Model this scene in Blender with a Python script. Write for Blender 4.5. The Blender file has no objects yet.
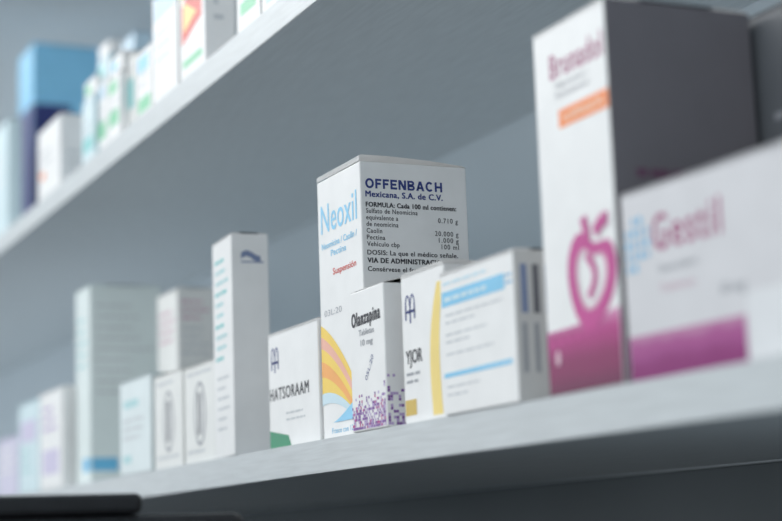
import bpy, bmesh, math, random
from mathutils import Matrix, Vector
random.seed(7)
C = bpy.context.scene.collection
# ------------------------------------------------------------------ camera
FPX = 1700.0
CAM = Vector((0.0, -0.33, 1.446))
az = math.radians(24.9); pt = math.radians(9.48); rl = math.radians(2.0)
FH = Vector((-math.cos(az), math.sin(az), 0)); RT = Vector((math.sin(az), math.cos(az), 0)); ZZ = Vector((0, 0, 1))
FW = FH*math.cos(pt) + ZZ*math.sin(pt); UP = -FH*math.sin(pt) + ZZ*math.cos(pt)
CX = RT*math.cos(rl) - UP*math.sin(rl); CY = RT*math.sin(rl) + UP*math.cos(rl)
cd = bpy.data.cameras.new('camera'); cam = bpy.data.objects.new('camera', cd); C.objects.link(cam)
M = Matrix((CX, CY, -FW)).transposed().to_4x4(); M.translation = CAM
cam.matrix_world = M
cd.sensor_width = 36; cd.lens = FPX*36/782; cd.clip_start = 0.02
cd.dof.use_dof = True; cd.dof.focus_distance = 0.85; cd.dof.aperture_fstop = 5.7
bpy.context.scene.camera = cam

def ray(px, py): return FW*FPX + CX*(px-391) - CY*(py-260.5)
def on_front(px, py, Y):          # point of a plane parallel to the shelf front
    d = ray(px, py); t = (Y-CAM.y)/d.y; return CAM + d*t
def on_side(px, py, X):
    d = ray(px, py); t = (X-CAM.x)/d.x; return CAM + d*t

# ------------------------------------------------------------------ materials
MATS = {}
def mat(name, col, rough=0.5, noise=0.03, scale=60.0, stretch=None, bump=0.0):
    if name in MATS: return MATS[name]
    m = bpy.data.materials.new(name); m.use_nodes = True
    nt = m.node_tree; b = nt.nodes['Principled BSDF']
    b.inputs['Roughness'].default_value = rough
    tc = nt.nodes.new('ShaderNodeTexCoord'); mp = nt.nodes.new('ShaderNodeMapping')
    nz = nt.nodes.new('ShaderNodeTexNoise'); nz.inputs['Scale'].default_value = scale; nz.inputs['Detail'].default_value = 4
    if stretch: mp.inputs['Scale'].default_value = stretch
    nt.links.new(tc.outputs['Object'], mp.inputs['Vector']); nt.links.new(mp.outputs['Vector'], nz.inputs['Vector'])
    rp = nt.nodes.new('ShaderNodeValToRGB')
    rp.color_ramp.elements[0].position = 0.3; rp.color_ramp.elements[1].position = 0.7
    rp.color_ramp.elements[0].color = tuple(max(0, c*(1-noise)) for c in col)+(1,)
    rp.color_ramp.elements[1].color = tuple(min(1, c*(1+noise)) for c in col)+(1,)
    nt.links.new(nz.outputs['Fac'], rp.inputs['Fac']); nt.links.new(rp.outputs['Color'], b.inputs['Base Color'])
    if bump:
        bp = nt.nodes.new('ShaderNodeBump'); bp.inputs['Strength'].default_value = bump; bp.inputs['Distance'].default_value = 0.001
        nt.links.new(nz.outputs['Fac'], bp.inputs['Height']); nt.links.new(bp.outputs['Normal'], b.inputs['Normal'])
    MATS[name] = m; return m
def grad(name, stops, z0, z1, mottle=0.0, rough=.45):      # ink that runs from one colour to another up the carton
    m = bpy.data.materials.new(name); m.use_nodes = True
    nt = m.node_tree; b = nt.nodes['Principled BSDF']; b.inputs['Roughness'].default_value = rough
    tc = nt.nodes.new('ShaderNodeTexCoord'); sp = nt.nodes.new('ShaderNodeSeparateXYZ'); mr = nt.nodes.new('ShaderNodeMapRange')
    nz = nt.nodes.new('ShaderNodeTexNoise'); nz.inputs['Scale'].default_value = 90
    ma = nt.nodes.new('ShaderNodeMath'); ma.operation = 'MULTIPLY_ADD'; ma.inputs[1].default_value = mottle; 
    rp = nt.nodes.new('ShaderNodeValToRGB'); rp.color_ramp.interpolation = 'EASE'
    mr.inputs['From Min'].default_value = z0; mr.inputs['From Max'].default_value = z1
    nt.links.new(tc.outputs['Object'], sp.inputs[0]); nt.links.new(tc.outputs['Object'], nz.inputs['Vector'])
    nt.links.new(sp.outputs['Z'], mr.inputs['Value']); nt.links.new(nz.outputs['Fac'], ma.inputs[0]); nt.links.new(mr.outputs[0], ma.inputs[2])
    e = rp.color_ramp.elements
    e[0].position, e[0].color = stops[0][0], stops[0][1]+(1,); e[1].position, e[1].color = stops[-1][0], stops[-1][1]+(1,)
    for p, c in stops[1:-1]:
        q = e.new(p); q.color = c+(1,)
    nt.links.new(ma.outputs[0], rp.inputs['Fac']); nt.links.new(rp.outputs['Color'], b.inputs['Base Color'])
    return m
WHITE = mat('white_card', (.83, .825, .82), .45)
CREAM = mat('cream_card', (.78, .78, .76), .45)
GWHITE = mat('greyish_white_card', (.66, .65, .67), .45)
PCYAN = mat('pale_cyan_card', (.62, .75, .79), .45)
MINTW = mat('mint_white_card', (.72, .79, .80), .45)
PBLUE = mat('pale_blue_card', (.50, .65, .76), .45)
SKYB = mat('sky_blue_card', (.24, .56, .80), .4)
NAVY = mat('navy_ink', (.025, .035, .16), .45)
SHSIDE = mat('shaded_side_card', (.17, .158, .175), .5)  # right side of the tall magenta carton, its shade put into the colour
BGREY = mat('slate_grey_card', (.13, .14, .155), .5)
INK = mat('black_ink', (.025, .025, .035), .5)
DBLUE = mat('dark_blue_ink', (.03, .05, .22), .5)
LBLUE = mat('light_blue_ink', (.14, .48, .74), .45)
CYANI = mat('cyan_ink', (.26, .60, .84), .45)
PALECY = mat('faint_cyan_ink', (.58, .74, .82), .45)
DGINK = mat('dark_grey_ink', (.14, .14, .16), .5)
GREYI = mat('grey_ink', (.32, .33, .36), .5)
STAMPI = mat('faded_stamp_ink', (.40, .41, .45), .5)
DUSTB = mat('dusty_blue_ink', (.30, .50, .68), .5)
SLATE = mat('slate_blue_ink', (.20, .25, .40), .5)
LGREY = mat('light_grey_ink', (.57, .59, .61), .5)
FGREY = mat('faint_grey_ink', (.62, .68, .68), .5)
RED = mat('red_ink', (.65, .07, .05), .45)
ORANGE = mat('orange_ink', (.90, .23, .04), .45)
AMBER = mat('amber_ink', (.90, .40, .10), .45)
YELLOW = mat('yellow_ink', (.90, .62, .10), .45)
SYEL = mat('soft_yellow_ink', (.86, .66, .20), .45)
GOLD = mat('gold_ink', (.62, .43, .08), .45)
PINK = mat('pink_ink', (.84, .44, .34), .45)
MAG = mat('magenta_ink', (.48, .04, .24), .42)
SMAG = mat('soft_magenta_ink', (.52, .045, .26), .42)
PMAG = mat('plum_ink', (.36, .06, .18), .45)
MAUVE = mat('mauve_pink_ink', (.37, .055, .18), .45)
ROSE = mat('rose_ink', (.66, .44, .52), .45)
PURP = mat('purple_ink', (.20, .06, .33), .45)
LILAC = mat('lilac_ink', (.46, .34, .60), .45)
PLILAC = mat('faint_lilac_ink', (.60, .55, .72), .45)
TEAL = mat('teal_ink', (.22, .58, .58), .45)
PTEAL = mat('faint_teal_ink', (.42, .66, .68), .45)
GREEN = mat('green_ink', (.015, .25, .12), .45)
LGREEN = mat('soft_green_ink', (.20, .58, .34), .45)
SHELF = mat('shelf_melamine', (.62, .66, .685), .5, .06, 30, (1.2, 14, 14), .08)
EDGE = mat('shelf_edge_band', (.56, .59, .605), .45, .08, 30, (1.0, 20, 20), .1)
WALL = mat('wall_paint', (.56, .625, .67), .8, .03, 4)
FLOOR = mat('floor_tile', (.54, .565, .585), .5, .1, 3)
COUNTER = mat('counter_laminate', (.05, .055, .06), .5, .1, 20)
SHADE = mat('painted_wall_shade', (.095, .11, .12), .6, .06, 12)
BLACK = mat('black_plastic', (.012, .012, .014), .4, .2, 200)
DGREY = mat('dark_grey_plastic', (.05, .05, .055), .35, .1, 100)

# ------------------------------------------------------------------ mesh helpers
def link(name, me, mats, parent=None):
    o = bpy.data.objects.new(name, me); C.objects.link(o)
    for m in mats: me.materials.append(m)
    if parent is not None: o.parent = parent
    return o
def box_bm(x0, x1, y0, y1, z0, z1, bev=0.0, seg=2):
    bm = bmesh.new()
    bmesh.ops.create_cube(bm, size=1, matrix=Matrix.Translation(((x0+x1)/2, (y0+y1)/2, (z0+z1)/2)) @ Matrix.Diagonal((x1-x0, y1-y0, z1-z0, 1)))
    if bev: bmesh.ops.bevel(bm, geom=bm.edges[:], offset=bev, segments=seg, affect='EDGES', profile=.5)
    return bm
def part(name, bm, m, parent=None):
    me = bpy.data.meshes.new(name); bm.to_mesh(me); bm.free()
    return link(name, me, [m] if not isinstance(m, list) else m, parent)
def thing(name, loc, label, cat, group=None, rz=0):
    o = bpy.data.objects.new(name, None); C.objects.link(o); o.empty_display_size = .02
    o.location = loc; o.rotation_euler = (0, 0, rz); o['label'] = label; o['category'] = cat
    if group: o['group'] = group
    return o
TXT = {}
def text_geo(s, sp):
    k = (s, sp)
    if k in TXT: return TXT[k]
    cu = bpy.data.curves.new('t', 'FONT'); cu.body = s; cu.space_character = sp; cu.resolution_u = 3
    ob = bpy.data.objects.new('t', cu); C.objects.link(ob)
    dg = bpy.context.evaluated_depsgraph_get(); dg.update()
    me = bpy.data.meshes.new_from_object(ob.evaluated_get(dg))
    vs = [(v.co.x, v.co.y) for v in me.vertices]; fs = [tuple(p.vertices) for p in me.polygons]
    bpy.data.objects.remove(ob); bpy.data.curves.remove(cu); bpy.data.meshes.remove(me)
    TXT[k] = (vs, fs); return TXT[k]

class Print:                      # ink printed on the faces of one carton
    def __init__(s, box): s.b = box; s.q = {}
    def P(s, face, a, b, layer):
        e = .00012 + .00008*layer
        if face == 'F': return (-s.b.W/2+a, -s.b.D/2-e, b)
        return (s.b.W/2+e, -s.b.D/2+a, b)
    def _add(s, face, verts, faces, m):
        v, f, mi, mats = s.q.setdefault(face, ([], [], [], []))
        if m not in mats: mats.append(m)
        n = len(v); v += verts
        for g in faces: f.append(tuple(i+n for i in g)); mi.append(mats.index(m))
    def poly(s, face, pts, m, layer=0):
        s._add(face, [s.P(face, a, b, layer) for a, b in pts], [tuple(range(len(pts)))], m)
    def rect(s, face, a0, b0, a1, b1, m, layer=0): s.poly(face, [(a0, b0), (a1, b0), (a1, b1), (a0, b1)], m, layer)
    def strip(s, face, lo, hi, m, layer=0):
        for i in range(len(lo)-1): s.poly(face, [lo[i], lo[i+1], hi[i+1], hi[i]], m, layer)
    def disc(s, face, a, b, ra, rb, m, layer=0, n=24):
        s.poly(face, [(a+ra*math.cos(2*math.pi*i/n), b+rb*math.sin(2*math.pi*i/n)) for i in range(n)], m, layer)
    def ring(s, face, a, b, ra, rb, t, m, layer=0, t0=0, t1=360, n=28, tb=None):
        an = [math.radians(t0+(t1-t0)*i/n) for i in range(n+1)]; tb = t if tb is None else tb
        s.strip(face, [(a+ra*math.cos(q), b+rb*math.sin(q)) for q in an], [(a+(ra-t)*math.cos(q), b+(rb-tb)*math.sin(q)) for q in an], m, layer)
    def stroke(s, face, pts, w, m, layer=0):      # a brush line of even width
        L = []; R = []
        for i, (x, y) in enumerate(pts):
            p = pts[max(i-1, 0)]; q = pts[min(i+1, len(pts)-1)]
            dx, dy = q[0]-p[0], q[1]-p[1]; l = math.hypot(dx, dy) or 1
            L.append((x-dy/l*w/2, y+dx/l*w/2)); R.append((x+dy/l*w/2, y-dx/l*w/2))
        s.strip(face, R, L, m, layer)
    def text(s, face, t, a, b, w, h, m, layer=0, bold=0.0, sp=1.0, rot=0.0):
        vs, fs = text_geo(t, sp)
        x0 = min(v[0] for v in vs); x1 = max(v[0] for v in vs)
        d = bold*h; c, n = math.cos(rot), math.sin(rot)
        offs = [(-d, -d*.5), (-d, d*.5), (d, -d*.5), (d, d*.5)] if bold else [(0, 0)]
        for j, (dx, dy) in enumerate(offs):      # heavier strokes: the same letters laid over themselves a hair apart
            pts = []
            for x, y in vs:
                u = dx+(x-x0)/(x1-x0)*w; v = dy+y*h/.7
                pts.append(s.P(face, a+u*c-v*n, b+u*n+v*c, layer+.05*j))
            s._add(face, pts, fs, m)
    def heavy(s, face, word, a, b, w, h, m, gap=.16):      # wide heavy block capitals drawn stroke by stroke
        wd = {'O': 1.0, 'F': .72, 'E': .78, 'N': .90, 'B': .86, 'A': .96, 'C': .94, 'H': .88}
        tot = sum(wd[c] for c in word)+gap*(len(word)-1); k = w/tot; x = a; T = .24*k; V = .22*h
        for c in word:
            W = wd[c]*k
            R = lambda u0, v0, u1, v1: s.rect(face, x+u0, b+v0, x+u1, b+v1, m)
            if c == 'O': s.ring(face, x+W/2, b+h/2, W/2, h*.52, T, m, tb=V)
            elif c == 'C': s.ring(face, x+W/2, b+h/2, W/2, h*.52, T, m, 0, 42, 318, tb=V)
            elif c in 'FE':
                R(0, 0, T, h); R(T, h-V, W, h); R(T, h*.5-V*.5, W*.88, h*.5+V*.5)
                if c == 'E': R(T, 0, W, V)
            elif c == 'H': R(0, 0, T, h); R(W-T, 0, W, h); R(T, h*.5-V/2, W-T, h*.5+V/2)
            elif c == 'N':
                R(0, 0, T, h); R(W-T, 0, W, h); s.poly(face, [(x+W-T*1.25, b), (x+W-.01*k, b), (x+T*1.25, b+h), (x+.01*k, b+h)], m, .3)
            elif c == 'A':
                s.poly(face, [(x, b), (x+T*1.1, b), (x+W/2+T*.45, b+h), (x+W/2-T*.55, b+h)], m); s.poly(face, [(x+W-T*1.1, b), (x+W, b), (x+W/2+T*.55, b+h), (x+W/2-T*.45, b+h)], m, .3)
                R(W*.22, h*.20, W*.78, h*.20+V*.9)
            elif c == 'B':
                R(0, 0, T, h)
                for v0, v1, r in ((0, .54, 1.0), (.46, 1.0, .94)):
                    mid = b+h*(v0+v1)/2; rr = h*(v1-v0)/2; e = x+W*r-rr*1.1
                    R(T, h*v0, e-x, h*v0+V*.9); R(T, h*v1-V*.9, e-x, h*v1)
                    s.ring(face, e, mid, rr*1.1, rr, T, m, 0, -90, 90, 14, tb=V*.9)
            x += W+gap*k
    def lines(s, face, a0, a1, b_top, n, step, h, m, layer=0, ragged=.35):
        for i in range(n):
            a = a0; b = b_top-i*step; end = a1-(a1-a0)*ragged*random.random()
            while a < end-.001:
                L = min(random.uniform(.003, .009), end-a); s.rect(face, a, b, a+L, b+h, m, layer); a += L+.0012
    def build(s, name):
        for v, f, mi, mats in s.q.values():
            me = bpy.data.meshes.new(name); me.from_pydata(v, [], f); me.update()
            for p, i in zip(me.polygons, mi): p.material_index = i
            link(name, me, mats, s.b.root)
        s.q = {}

class Carton:
    def __init__(s, label, X0, X1, Y0, D, Z, H, m=WHITE, side=None, group=None, rz=0, lift=0.0, back=0.0, cat='medicine box', name='medicine_carton'):
        s.W = X1-X0; s.D = D; s.H = H
        s.X0, s.X1, s.Y0 = X0, X1, Y0
        c, n = math.cos(rz), math.sin(rz)
        loc = (X0 + c*s.W/2 - n*D/2, Y0 + n*s.W/2 + c*D/2, Z)
        s.root = thing(name, loc, label, cat, group, rz)
        W = s.W
        bm = box_bm(-W/2, W/2, -D/2, D/2, 0, H-.0008, .0007)
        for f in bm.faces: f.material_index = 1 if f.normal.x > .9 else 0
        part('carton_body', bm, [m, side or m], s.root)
        # tuck lid: a sheet with a lip folded down into the front (or sprung open along the back edge)
        bm = bmesh.new()
        if back:
            prof = [(D/2, H-.0020+back*.75), (D/2+.0004, H-.0002+back), (D*.25, H+back*.86), (0, H+back*.62), (-D*.25, H+back*.30), (-D/2+.001, H-.0003), (-D/2, H-.0009)]
        else:
            prof = [(D/2, H-.0008), (D/2-.002, H-.0002+lift*.1), (D*.25, H-.0001+lift*.45), (0, H-.0001+lift*.75), (-D*.25, H-.0001+lift*.95), (-D/2+.001, H-.0003+lift), (-D/2-.0001, H-.0009+lift), (-D/2-.00005, H-.0022+lift*.6)]
        rows = []
        for y, z in prof:
            rows.append([bm.verts.new((x, y, z)) for x in (-W/2+.0004, 0, W/2-.0002)])
        for i in range(len(rows)-1):
            for j in range(2): bm.faces.new((rows[i][j], rows[i][j+1], rows[i+1][j+1], rows[i+1][j]))
        if back:      # the dust flap that stands under the sprung lid on the open side
            tri = [bm.verts.new((W/2-.0006, y, z-.0004)) for y, z in prof[1:-1]] + [bm.verts.new((W/2-.0006, -D/2+.001, H-.0016)), bm.verts.new((W/2-.0006, D/2-.001, H-.0016))]
            bm.faces.new(tri)
        bmesh.ops.solidify(bm, geom=bm.faces[:], thickness=-.0004)
        bmesh.ops.recalc_face_normals(bm, faces=bm.faces[:])
        part('tuck_lid', bm, m, s.root)
        s.p = Print(s)

# ------------------------------------------------------------------ setting
def struct(name, bm, m):
    o = part(name, bm, m); o['kind'] = 'structure'; return o
WY = .227
struct('wall_back', box_bm(-6, 2.2, WY, WY+.1, 0, 3.0), WALL)
struct('floor', box_bm(-6, 2.2, -4, WY, -.1, 0), FLOOR)
struct('shade_panel_1', box_bm(-2.2, 2.0, WY-.006, WY, 1.30, 1.4815, .001), SHADE)      # added dark panel: wall shade under the lower shelf put into its colour

def shelf(label, z0, z1):
    r = thing('wall_shelf', (-1.3, WY/2, z0), label, 'shelf', 'long wall shelves')
    part('shelf_board', box_bm(-2.2, 2.0, -WY/2+.001, WY/2, 0, z1-z0, .0006), SHELF, r)
    part('edge_band', box_bm(-2.2, 2.0, -WY/2, -WY/2+.001, .0002, z1-z0-.0002), EDGE, r)
    return r
ZL = 1.500; ZU = 1.747
shelf('light grey wall shelf carrying the sharp black-lettered carton', ZL-.0170, ZL)
shelf('light grey wall shelf overhead, seen from below with blurred cartons on it', ZU-.018, ZU)
shelf('topmost wall shelf above the blurred blue carton', 2.02, 2.038)

ct = thing('counter', (-1.3, -.02, 0), 'dark counter below the shelves', 'counter')
part('counter_top', box_bm(-1.7, .9, -.26, .2405, 1.27, 1.30, .002), COUNTER, ct)
part('counter_body', box_bm(-1.7, .9, -.23, .2405, 0, 1.27, .002), COUNTER, ct)
pr = thing('receipt_printer', (-.76, -.17, 1.30), 'black plastic device in the bottom left corner below the shelf', 'printer')
part('body', box_bm(-.07, .07, -.10, .090, .004, .1620, .006, 3), BLACK, pr)
part('lid', box_bm(-.066, .068, -.09, .044, .1622, .1708, .003, 3), BLACK, pr)
part('latch', box_bm(.055, .0725, .050, .072, .148, .1580, .002, 2), DGREY, pr)
for sx in (-1, 1):
    for sy in (-1, 1): part('foot', box_bm(sx*.055-.008, sx*.055+.008, sy*.07-.008, sy*.07+.008, 0, .005, .001), DGREY, pr)

GL = 'medicine cartons on the lower shelf'; GU = 'medicine cartons on the upper shelf'
# ------------------------------------------------------------------ lower shelf
b = Carton('tall white carton in sharp focus with light blue name, black formula text and yellow wave', -.8186, -.7618, .008, .060, ZL, .1372, lift=.0030, group=GL)
W, D, H, p = b.W, b.D, b.H, b.p
p.text('F', 'Neoxil', .0048, .1080, .0470, .0152, CYANI, bold=.010, sp=1.06)
p.text('F', 'Neomicina / Caolín /', .0050, .0995, .0460, .0033, CYANI, bold=.03)
p.text('F', 'Pectina', .0170, .0945, .0200, .0033, CYANI, bold=.03)
p.text('F', 'Suspensión', .0190, .0845, .0300, .0033, RED, bold=.03)
p.text('F', '03L:20', .006, .0640, .023, .0032, STAMPI)
p.build('lettering')
p.text('F', 'Frasco con 120 ml', .012, .0030, .036, .0028, LBLUE)
p.build('lettering')
N = 24
def cur(f, t0=0.0): return [(.0005+(W-.001)*(t0+(1-t0)*i/N), f(t0+(1-t0)*i/N)) for i in range(N+1)]
# ribbons that sweep down from the left edge to the lower right
top = lambda t: .0600-.0480*t**1.15+.0040*math.sin(3.1*t)
fl = lambda v: max(.0086, v)
p.strip('F', cur(lambda t: fl(top(t)-.0420+.030*t)), cur(lambda t: fl(top(t))), YELLOW, 0)
p.strip('F', cur(lambda t: fl(top(t)-.0120+.004*t)), cur(lambda t: fl(top(t)-.0060+.0020*t)), PINK, 1)
p.strip('F', cur(lambda t: fl(top(t)-.0270+.014*t)), cur(lambda t: fl(top(t)-.0190+.0080*t)), AMBER, 1)
p.strip('F', cur(lambda t: fl(top(t)-.0420+.030*t)-.0001), cur(lambda t: fl(top(t)-.0360+.0265*t)), PALECY, 2)
bl = lambda t: .0085+.0160*((t-.25)/.75)**1.3
p.strip('F', cur(lambda t: .0085, .25), cur(bl, .25), CYANI, 3)
p.build('wave_print')
x0 = .0028
def ly(y): return .1385-(y-162)/1863.0
p.heavy('R', 'OFFENBACH', x0, ly(191.4), .0430, .0050, DBLUE)
p.text('R', 'Mexicana, S.A. de C.V.', x0, ly(199.5), .0430, .0030, DBLUE, bold=.05, sp=1.08)
p.text('R', 'FORMULA: Cada 100 ml contienen:', x0, ly(209.0), .0505, .0024, INK, bold=.05, sp=1.08)
for t, y, w in (('Sulfato de Neomicina', 215, .0285), ('equivalente a', 221.3, .0175), ('de neomicina', 227.6, .0175), ('Caolín', 233.9, .0084), ('Pectina', 240.2, .0100), ('Vehículo cbp', 246.5, .0178)):
    p.text('R', t, x0, ly(y), w, .0024, INK, bold=.015, sp=1.10)
for t, y, w in (('0.710 g', 221.3, .0112), ('20.000 g', 233.9, .0132), ('1.000 g', 240.2, .0112), ('100 ml', 246.5, .0098)):
    p.text('R', t, .0540-w, ly(y), w, .0025, INK, bold=.012, sp=1.20)
p.text('R', 'DOSIS: La que el médico señale.', x0, ly(254.5), .0505, .0024, INK, bold=.03, sp=1.08)
p.text('R', 'VIA DE ADMINISTRACION: Oral', x0, ly(262), .0530, .0025, INK, bold=.055, sp=1.08)
p.text('R', 'Consérvese el frasco bien tapado', x0, ly(270), .0510, .0024, INK, bold=.03, sp=1.08)
p.build('lettering')

b = Carton('small white tablets carton with bold black name and purple pixel pattern', -.7608, -.7200, -.0005, .040, ZL, .0690, group=GL, back=.0060)
p = b.p; W = b.W
p.text('F', 'Olanzapina', .0030, .0510, .0335, .0066, INK, bold=.06, sp=1.18, rot=.025)
p.text('F', 'Tabletas', .011, .0460, .018, .0029, GREYI, bold=.03)
p.text('F', '10 mg', .013, .0410, .014, .0029, GREYI, bold=.04)
p.text('F', '05L:20', .019, .0235, .014, .0026, DBLUE, rot=.9)
p.build('lettering')
g = .0014
for j in range(24):
    for i in range(28):
        a = .0006+i*g
        dens = max(0, 1.2-j/10.0) + (max(0, .8-j/23.0)*max(0, (i-19)/9.0))
        if a+g < W and random.random() < min(dens, 1)*.76: p.rect('F', a, .001+j*g, a+g*.9, .001+j*g+g*.9, random.choice([PURP, LILAC, LILAC, MAG, PURP]))
    for i in range(28):
        a = .0006+i*g
        if a+g < b.D and random.random() < max(0, .9-j/21.0)*.62: p.rect('R', a, .001+j*g, a+g*.9, .001+j*g+g*.9, random.choice([PURP, LILAC, LILAC, PURP]))
p.build('pixel_print')

def emblem(p, face, a, b, s, m):      # twin looped maker's mark
    p.ring(face, a-.3*s, b+.25*s, .3*s, .55*s, .12*s, m, 0, 0, 180)
    p.ring(face, a+.3*s, b+.25*s, .3*s, .55*s, .12*s, m, 0, 0, 180)
    p.rect(face, a-.62*s, b-.55*s, a-.46*s, b+.25*s, m); p.rect(face, a-.08*s, b-.75*s, a+.08*s, b+.3*s, m); p.rect(face, a+.46*s, b-.55*s, a+.62*s, b+.25*s, m)
    p.rect(face, a-.6*s, b-.2*s, a+.6*s, b-.05*s, m)

b = Carton('small white carton with blue emblem and curved yellow stripe, left of blue-barred carton', -.7100, -.6650, .004, .036, ZL, .0690, group=GL, lift=.0015)
p = b.p; W = b.W
emblem(p, 'F', .0095, .0525, .0086, DBLUE); p.build('emblem')
p.text('F', 'YJOR', .0035, .0275, .0170, .0062, INK, bold=.035)
p.lines('F', .0035, .019, .0220, 2, .0035, .0013, GREYI)
p.build('lettering')
p.rect('F', .0012, .0038, .0130, .0110, GOLD); p.build('gold_square')
n = 16
p.strip('F', [(W-.0150-.0020*math.sin(math.pi*i/n)+.008*(i/n)**3, .002+.059*i/n) for i in range(n+1)], [(W-.0050-.0020*math.sin(math.pi*i/n)+.004*(i/n)**3, .002+.059*i/n) for i in range(n+1)], SYEL)
p.build('yellow_stripe')

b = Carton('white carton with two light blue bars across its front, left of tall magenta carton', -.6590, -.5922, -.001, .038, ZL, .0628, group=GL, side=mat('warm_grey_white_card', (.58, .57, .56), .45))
p = b.p; W = b.W
BAR = mat('bar_blue_ink', (.22, .56, .80), .45)
p.rect('F', .0015, .0468, W-.0080, .0534, BAR); p.rect('F', .0015, .0160, W-.0040, .0180, BAR); p.build('color_bar')
p.lines('F', .003, .050, .0562, 1, .003, .0013, PALECY)
for bb, a1 in ((.0425, .058), (.0392, .040), (.0340, .054), (.0308, .030), (.0255, .048), (.0115, .046), (.0080, .030)): p.lines('F', .004, a1, bb, 1, .004, .0009, LGREY)
p.lines('F', .004, .044, .0490, 1, .004, .0018, PALECY, 1, .1)
p.lines('F', W-.0072, W-.0012, .0515, 2, .003, .0012, DUSTB, 0, .1)
for k in range(5): p.rect('R', .003+.0055*k, .036, .0060+.0055*k, .056, DGINK if k % 2 else SLATE); p.rect('R', .003+.0055*k, .012, .0050+.0055*k, .032, GREYI)
p.build('lettering')

b = Carton('low white carton with dark blue emblem and green corner wedge, left of sharp tall carton', -.8935, -.8196, .0065, .030, ZL, .0655, group=GL)
p = b.p; W = b.W
emblem(p, 'F', .0105, .0490, .0092, DBLUE); p.build('emblem')
p.text('F', 'HATSORAAM', .0020, .0270, .0580, .0066, INK, bold=.03, sp=1.14)
p.lines('F', .026, .060, .0180, 2, .0035, .0011, LGREY)
p.build('lettering')
p.poly('F', [(.0008, .0008), (.033, .0008), (.029, .0065), (.0008, .0105)], GREEN); p.build('green_wedge')

b = Carton('tall narrow white carton with pale teal print and small blue stamp near its top', -.9745, -.9325, .002, .0230, ZL, .1310, group=GL, rz=math.radians(-3.5))
p = b.p; W = b.W
for k in range(10): p.lines('F', .006+.001*(k % 3), .036, .116-.0065*k, 1, .004, .0022, PTEAL if k % 3 else TEAL, 0, .5)
p.lines('F', .008, .034, .046, 6, .006, .0016, LGREY)
p.build('lettering')
sw = [(.0060+.012*i/10) for i in range(11)]
p.strip('R', [(a, .1155+.0016*math.sin(i*.55)-.0005) for i, a in enumerate(sw)], [(a, .1172+.0024*math.sin(.6+i*.40)+.0002*i) for i, a in enumerate(sw)], SLATE)
p.rect('R', .006, .1128, .020, .1136, SLATE); p.build('stamp')

def oval(b):
    p = b.p; W = b.W; c = W*.52
    p.ring('F', c, .0300, .0115, .0200, .0022, GREYI)
    p.rect('F', c-.0045, .0170, c-.0012, .0430, DGINK); p.rect('F', c+.0012, .0170, c+.0042, .0430, GREYI)
    p.build('emblem')
    p.lines('F', .006, W-.006, .0545, 1, .003, .0020, LGREY); p.build('lettering')
    p.lines('F', .006, W-.006, .0060, 1, .003, .0020, LGREY); p.build('lettering')
G2 = 'pair of small white cartons with dark oval emblem'
oval(Carton('farther of the two small white cartons with dark upright oval emblem', -1.0990, -1.0380, .002, .040, ZL, .0625, CREAM, group=G2))
oval(Carton('nearer of the two small white cartons with dark oval emblem, touching tall narrow carton', -1.0365, -.9770, .003, .040, ZL, .0615, CREAM, group=G2))
b = Carton('tall white carton with faint pinkish text rows standing behind the oval-emblem pair', -1.2480, -1.1970, .050, .0290, ZL, .1400, CREAM, group=GL)
p = b.p
p.lines('F', .006, .046, .122, 4, .007, .0025, ROSE); p.lines('R', .003, .027, .128, 3, .006, .0022, ROSE); p.lines('R', .003, .027, .108, 4, .006, .002, LGREY); p.build('lettering')
b = Carton('small pale carton with teal marks in front of the tall pale green carton', -1.1760, -1.1010, .000, .040, ZL, .0660, MINTW, group=GL)
p = b.p
p.rect('F', .010, .046, .046, .051, PTEAL); p.lines('F', .008, .060, .036, 3, .006, .0022, LGREY); p.build('lettering'); p.rect('F', .008, .008, .028, .013, PTEAL); p.build('color_bar')
b = Carton('tallest pale green-white carton at left with small blue mark at its foot', -1.3400, -1.2960, .010, .058, ZL, .1560, mat('pale_green_card', (.72, .79, .78), .45), group=GL)
p = b.p
p.lines('F', .006, .038, .128, 5, .009, .003, PTEAL)
for k in range(9): p.lines('R', .005, .052, .138-.0085*k, 1, .005, .0020, LGREY, 0, .45)
p.build('lettering')
p.rect('R', .001, .010, .022, .020, LBLUE); p.rect('F', .022, .010, .043, .020, LBLUE); p.build('color_bar')
b = Carton('small white and lilac carton left of the tallest pale carton', -1.4220, -1.3450, .000, .045, ZL, .0810, WHITE, group=GL)
b.p.rect('F', .010, .012, .066, .032, PLILAC); b.p.lines('F', .010, .060, .064, 3, .008, .003, LILAC); b.p.build('lettering')
b = Carton('small bluish carton with lilac bar, second from the left end of lower shelf', -1.5020, -1.4260, .000, .045, ZL, .0790, PCYAN, group=GL)
b.p.rect('F', .008, .044, .066, .062, PLILAC); b.p.lines('F', .010, .060, .034, 3, .008, .003, PTEAL); b.p.build('lettering')
b = Carton('short lilac carton at the left edge of the lower shelf', -1.5900, -1.5080, .000, .045, ZL, .0540, mat('lilac_card', (.62, .59, .73), .45), group=GL)
b.p.lines('F', .010, .070, .040, 3, .009, .003, WHITE); b.p.build('lettering')

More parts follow.
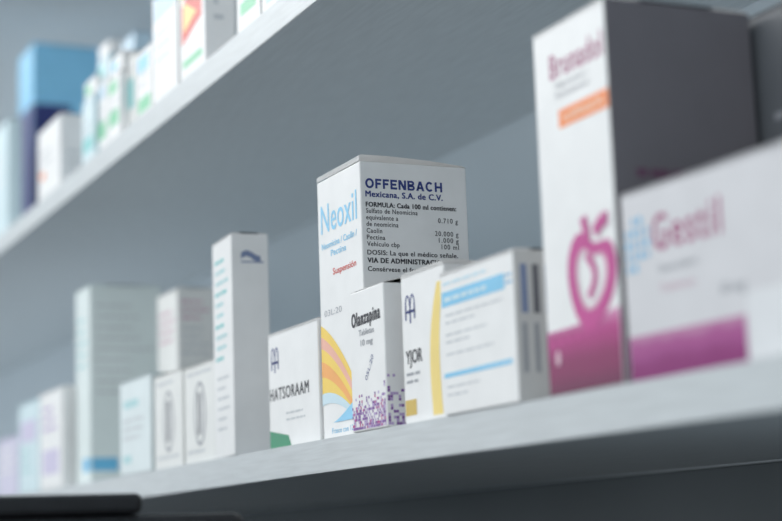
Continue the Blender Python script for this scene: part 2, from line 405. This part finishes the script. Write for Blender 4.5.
b = Carton('tall white carton with magenta name, orange bar and looped magenta emblem above magenta foot', -.5696, -.5160, .000, .066, ZL, .1448, WHITE, SHSIDE, group=GL)
p = b.p; W = b.W
p.text('F', 'Brunadol', .0125, .1225, .0385, .0098, PMAG, bold=.02, sp=1.10)
p.text('F', 'Naproxeno /', .016, .1180, .024, .0026, GREYI); p.text('F', 'Paracetamol', .016, .1140, .024, .0026, GREYI)
p.build('lettering')
p.rect('F', .0175, .1020, W-.0003, .1092, ORANGE); p.text('F', 'SUSPENSIÓN', .0210, .1038, .0290, .0034, mat('peach_ink', (.92, .66, .50)), 1, .03); p.build('orange_bar')
MG = grad('magenta_fade', [(0, (.13, .005, .055)), (.40, (.23, .008, .095)), (.75, (.40, .025, .19)), (1, (.62, .22, .42))], 0, .0290, .08)
p.poly('F', [(.0005, .0002), (W-.0005, .0002), (W-.0005, .0280)] + [(W-.0005-(W-.001)*i/12, .0280-.0035*i/12-.0010*math.sin(math.pi*i/12)) for i in range(1, 13)], MG, 0)
for k in range(8): p.disc('F', .004+.0064*k, .0195+.0004*k, .0016, .0012, SMAG, 1)
p.disc('F', .008, .0140, .0018, .0030, ROSE, 1); p.build('magenta_foot')
# wide tilted heart-like loop in thick strokes, with tubes at its top
def heart(k, n=64):
    o = []
    for i in range(n+1):
        t = 2*math.pi*i/n
        x = math.sin(t); y = math.cos(t)
        r = 1-.34*max(0, y)**9+.10*max(0, -y)**3
        x, y = x*(1+.16*y), y*r
        x, y = x*.96+y*.26, y*.96-x*.26
        o.append((.0350+k*.0172*x, .0420+k*.0188*y))
    return o
p.strip('F', heart(1), heart(.64), SMAG, 2)
p.strip('F', heart(.64), heart(.56), ROSE, 2)
p.stroke('F', [(.0330+.0050*math.sin(i*.36), .0340+.0018*i) for i in range(10)], .0034, SMAG, 3)
p.stroke('F', [(.0340-.0003*i, .0550+.0012*i) for i in range(9)], .0044, SMAG, 4)
p.stroke('F', [(.0395+.0010*i, .0570+.0011*i-.00007*i*i) for i in range(10)], .0050, SMAG, 5)
p.build('heart_emblem')
p.lines('R', .010, .050, .0760, 3, .008, .0036, mat('dim_plum_ink', (.15, .07, .12))); p.build('lettering')

b = Carton('tall dark grey carton at the right edge behind the wide magenta-banded carton', -.5300, -.4600, .070, .060, ZL, .1450, BGREY, group=GL)
b.p.lines('F', .020, .055, .100, 3, .010, .003, GREYI); b.p.build('lettering')

b = Carton('wide low white carton with plum name, blue dotted emblem and magenta band at right', -.5140, -.4000, .001, .045, ZL, .0690, GWHITE, group=GL, rz=math.radians(3.0))
p = b.p; W = b.W
p.text('F', 'Gestil', .0185, .0445, .0375, .0128, MAUVE, bold=.02, sp=1.22)
p.text('F', 'Gestodeno', .0205, .0365, .0220, .0028, GREYI); p.text('F', 'Tabletas', .0205, .0295, .0200, .0028, ROSE); p.text('F', '60 mcg', .0540, .0240, .0125, .0040, GREYI)
p.build('lettering')
for i in range(4):
    for j in range(5):
        if (i, j) in ((3, 0), (3, 4), (0, 4), (2, 0)): continue
        p.disc('F', .0034+i*.0038, .0400+j*.0042, .0014, .0015, [DUSTB, LBLUE, DUSTB][(i+2*j) % 3], 0, 14)
p.build('emblem')
MG2 = grad('mottled_magenta', [(0, (.14, .008, .09)), (.45, (.24, .015, .15)), (.85, (.38, .07, .26)), (1, (.48, .20, .36))], -.004, .0185, .30)
p.rect('F', .0010, .0001, .0655, .0158, MG2); p.build('magenta_band')
p.rect('F', .0670, .0010, W-.001, .0230, mat('bright_white_card', (.74, .745, .76), .4)); p.build('white_panel')

# ------------------------------------------------------------------ upper shelf (positions read on the plane of each carton's front)
def upper(label, pxl, pxr, yref, top, s, D=.05, H=None, m=WHITE, side=None, pxs=None):
    X0 = on_front(pxl, yref, s).x; X1 = on_front(pxr, yref, s).x
    if pxs: D = on_side(pxs, yref, X1).y - s
    if H is None: H = on_front(pxr, top, s).z - ZU
    D = min(D, WY-s-.004)
    return Carton(label, X0, X1, s, D, ZU, H, m, side, GU)
b = upper('pale cyan carton at the left edge of the upper shelf', -8, 8, 170, 118, .006, pxs=22, m=PCYAN)
b.p.lines('F', .01, b.W-.01, b.H*.7, 3, .012, .004, WHITE); b.p.build('lettering')
b = upper('light blue carton with navy lower half, tallest at left on upper shelf', 19, 33, 90, 42, .046, m=SKYB, pxs=108)
p = b.p; f = .70
p.rect('F', .0005, .0005, b.W-.0005, b.H*f, NAVY); p.rect('R', .0005, .0005, b.D*.50, b.H*f, NAVY); p.rect('R', b.D*.50, .0005, b.D-.0005, b.H*.66, LBLUE); p.build('navy_block')
p.lines('R', .01, b.D-.01, b.H*.84, 2, .008, .003, CYANI); p.build('lettering')
b = upper('low white carton with orange marks in front of the light blue carton', 38, 60, 150, 112, .004, D=.032)
p = b.p; p.rect('F', .01, .020, .026, .026, ORANGE); p.lines('F', .01, b.W-.01, .040, 2, .008, .003, LGREY); p.build('lettering')
p.lines('R', .006, b.D-.006, .030, 3, .008, .003, LGREY); p.build('lettering')
specs = [  # left, right, row, top, setback, depth, label
 (82, 94, 130, 92, .004, .034, PCYAN, 'narrow pale cyan carton beside the orange-marked carton'),
 (95, 107, 118, 76, .008, .040, WHITE, 'white carton with one soft green bar and grey text, fourth along the upper row'),
 (108, 120, 105, 68, .003, .040, WHITE, 'white carton with two soft green bars in the middle of the upper row'),
 (121, 136, 95, 50, .010, .040, CREAM, 'cream carton with teal square in the middle of the upper row'),
 (137, 152, 80, 40, .004, .040, WHITE, 'white carton with green bar near its foot, left of pale blue-blocked carton')]
row = []
for i, (l, r, y, t, s, d, m, lab) in enumerate(specs):
    b = upper(lab, l, r, y, t, s, d, m=m); p = b.p; W, H = b.W, b.H; row.append(b)
    if i == 0: p.rect('F', .003, H*.20, W-.003, H*.40, TEAL)
    if i in (1, 2): p.rect('F', .003, H*.24, W-.004, H*.46, LGREEN)
    if i == 2: p.rect('F', .003, H*.72, W-.008, H*.90, LGREEN)
    if i == 1: p.rect('F', .003, H*.76, W-.004, H*.94, PBLUE)
    if i == 3: p.rect('F', .004, H*.34, .034, H*.70, TEAL)
    if i == 4: p.rect('F', .003, H*.10, W-.004, H*.30, LGREEN); p.rect('F', .003, H*.68, W-.008, H*.90, CYANI)
    p.lines('F', .006, W-.006, H*.60 if i != 3 else H*.85, 2 if i != 3 else 1, .007, .0025, LGREY); p.build('lettering')
# flat cartons lying on top of the row
for i, (h, m, ink, lab) in {0: (.016, WHITE, LGREEN, 'flat white carton lying on the narrow pale cyan carton'), 1: (.020, PCYAN, TEAL, 'flat pale cyan carton lying on the one-green-bar carton'), 2: (.015, WHITE, CYANI, 'flat white carton lying on the two-green-bar carton')}.items():
    k = row[i]
    b = Carton(lab, k.X0+.0005, k.X1-.0005, k.Y0+.002, k.D-.003, ZU+k.H+.0002, h, m, None, GU)
    b.p.rect('F', .004, h*.25, b.W*.6, h*.7, ink); b.p.build('color_bar')
b = upper('white carton with teal band standing behind the green-barred cartons', 99, 109, 60, 38, .062, m=WHITE, pxs=128)
p = b.p; p.rect('R', .003, b.H*.72, b.D-.003, b.H*.88, PTEAL); p.rect('F', .003, b.H*.72, b.W-.003, b.H*.88, PTEAL); p.build('color_bar')
b = upper('pale blue carton peeking out behind the cream teal-squared carton', 122, 134, 50, 30, .062, m=PBLUE, pxs=152)
p = b.p; p.lines('R', .006, b.D-.006, b.H*.85, 2, .010, .004, WHITE); p.build('lettering')
b = upper('white carton with pale blue block, left of the red and yellow marked carton', 153, 177, 50, 0, .004, H=.125)
p = b.p; p.rect('F', .004, .060, b.W-.004, .118, PBLUE); p.lines('F', .008, b.W-.008, .048, 3, .009, .003, PALECY); p.build('lettering')
b = upper('white carton with red and yellow label on its front', 180, 205, 40, 0, .002, H=.130, pxs=236)
p = b.p; W = b.W
p.poly('F', [(.004, .024), (W-.006, .034), (W-.004, .070), (.004, .050)], RED, 0); p.poly('F', [(.008, .032), (W-.016, .040), (.010, .052)], SYEL, 1)
p.poly('F', [(.004, .054), (W-.004, .074), (W-.004, .080), (.004, .060)], YELLOW, 1); p.rect('F', .006, .008, W-.006, .013, LGREEN); p.build('color_label')
p.lines('R', .006, b.D-.008, .060, 4, .010, .003, LGREY); p.build('lettering')
b = upper('white carton with soft green and rose bars near the top of the photo', 237, 260, 15, 0, .004, H=.085)
p = b.p; p.rect('F', .006, .012, b.W-.006, .020, LGREEN); p.rect('F', .006, .030, b.W-.012, .036, ROSE); p.build('color_bar')
b = upper('white carton with pale blue text, rightmost on the upper shelf', 262, 296, 5, 0, .004, H=.090)
p = b.p; p.lines('F', .006, b.W-.006, .030, 4, .008, .003, PALECY); p.build('lettering')

# ------------------------------------------------------------------ light
def area(name, loc, target, sx, sy, e, col):
    l = bpy.data.lights.new(name, 'AREA'); l.shape = 'RECTANGLE'; l.size = sx; l.size_y = sy; l.energy = e; l.color = col
    o = bpy.data.objects.new(name, l); C.objects.link(o); o.location = loc
    o.rotation_euler = (Vector(target)-Vector(loc)).to_track_quat('-Z', 'Y').to_euler(); return o
area('ceiling_panel_light', (-1.3, -1.4, 2.8), (-1.0, 0, 1.6), 2.0, .8, 21, (1.0, .985, .96))
area('far_ceiling_panel_light', (-2.9, -1.0, 2.65), (-1.8, .1, 1.6), .9, .6, 16, (.99, .985, .98))
area('left_fill_light', (-3.1, -1.3, 1.66), (-2.3, .22, 1.66), .7, .3, 4, (.97, .985, 1.0))  # added lamp with no window behind it, lightens the far-left wall
area('low_fill_light', (1.2, -2.2, 1.20), (-.8, 0, 1.6), 2.0, .7, 19, (1.0, .985, .97))  # added low fill for the right-hand carton faces and shelf undersides
w = bpy.data.worlds.new('world'); bpy.context.scene.world = w; w.use_nodes = True
bg = w.node_tree.nodes['Background']; bg.inputs['Color'].default_value = (.65, .80, .90, 1); bg.inputs['Strength'].default_value = .55
vs = bpy.context.scene.view_settings; vs.view_transform = 'Standard'; vs.look = 'None'; vs.exposure = 0.0
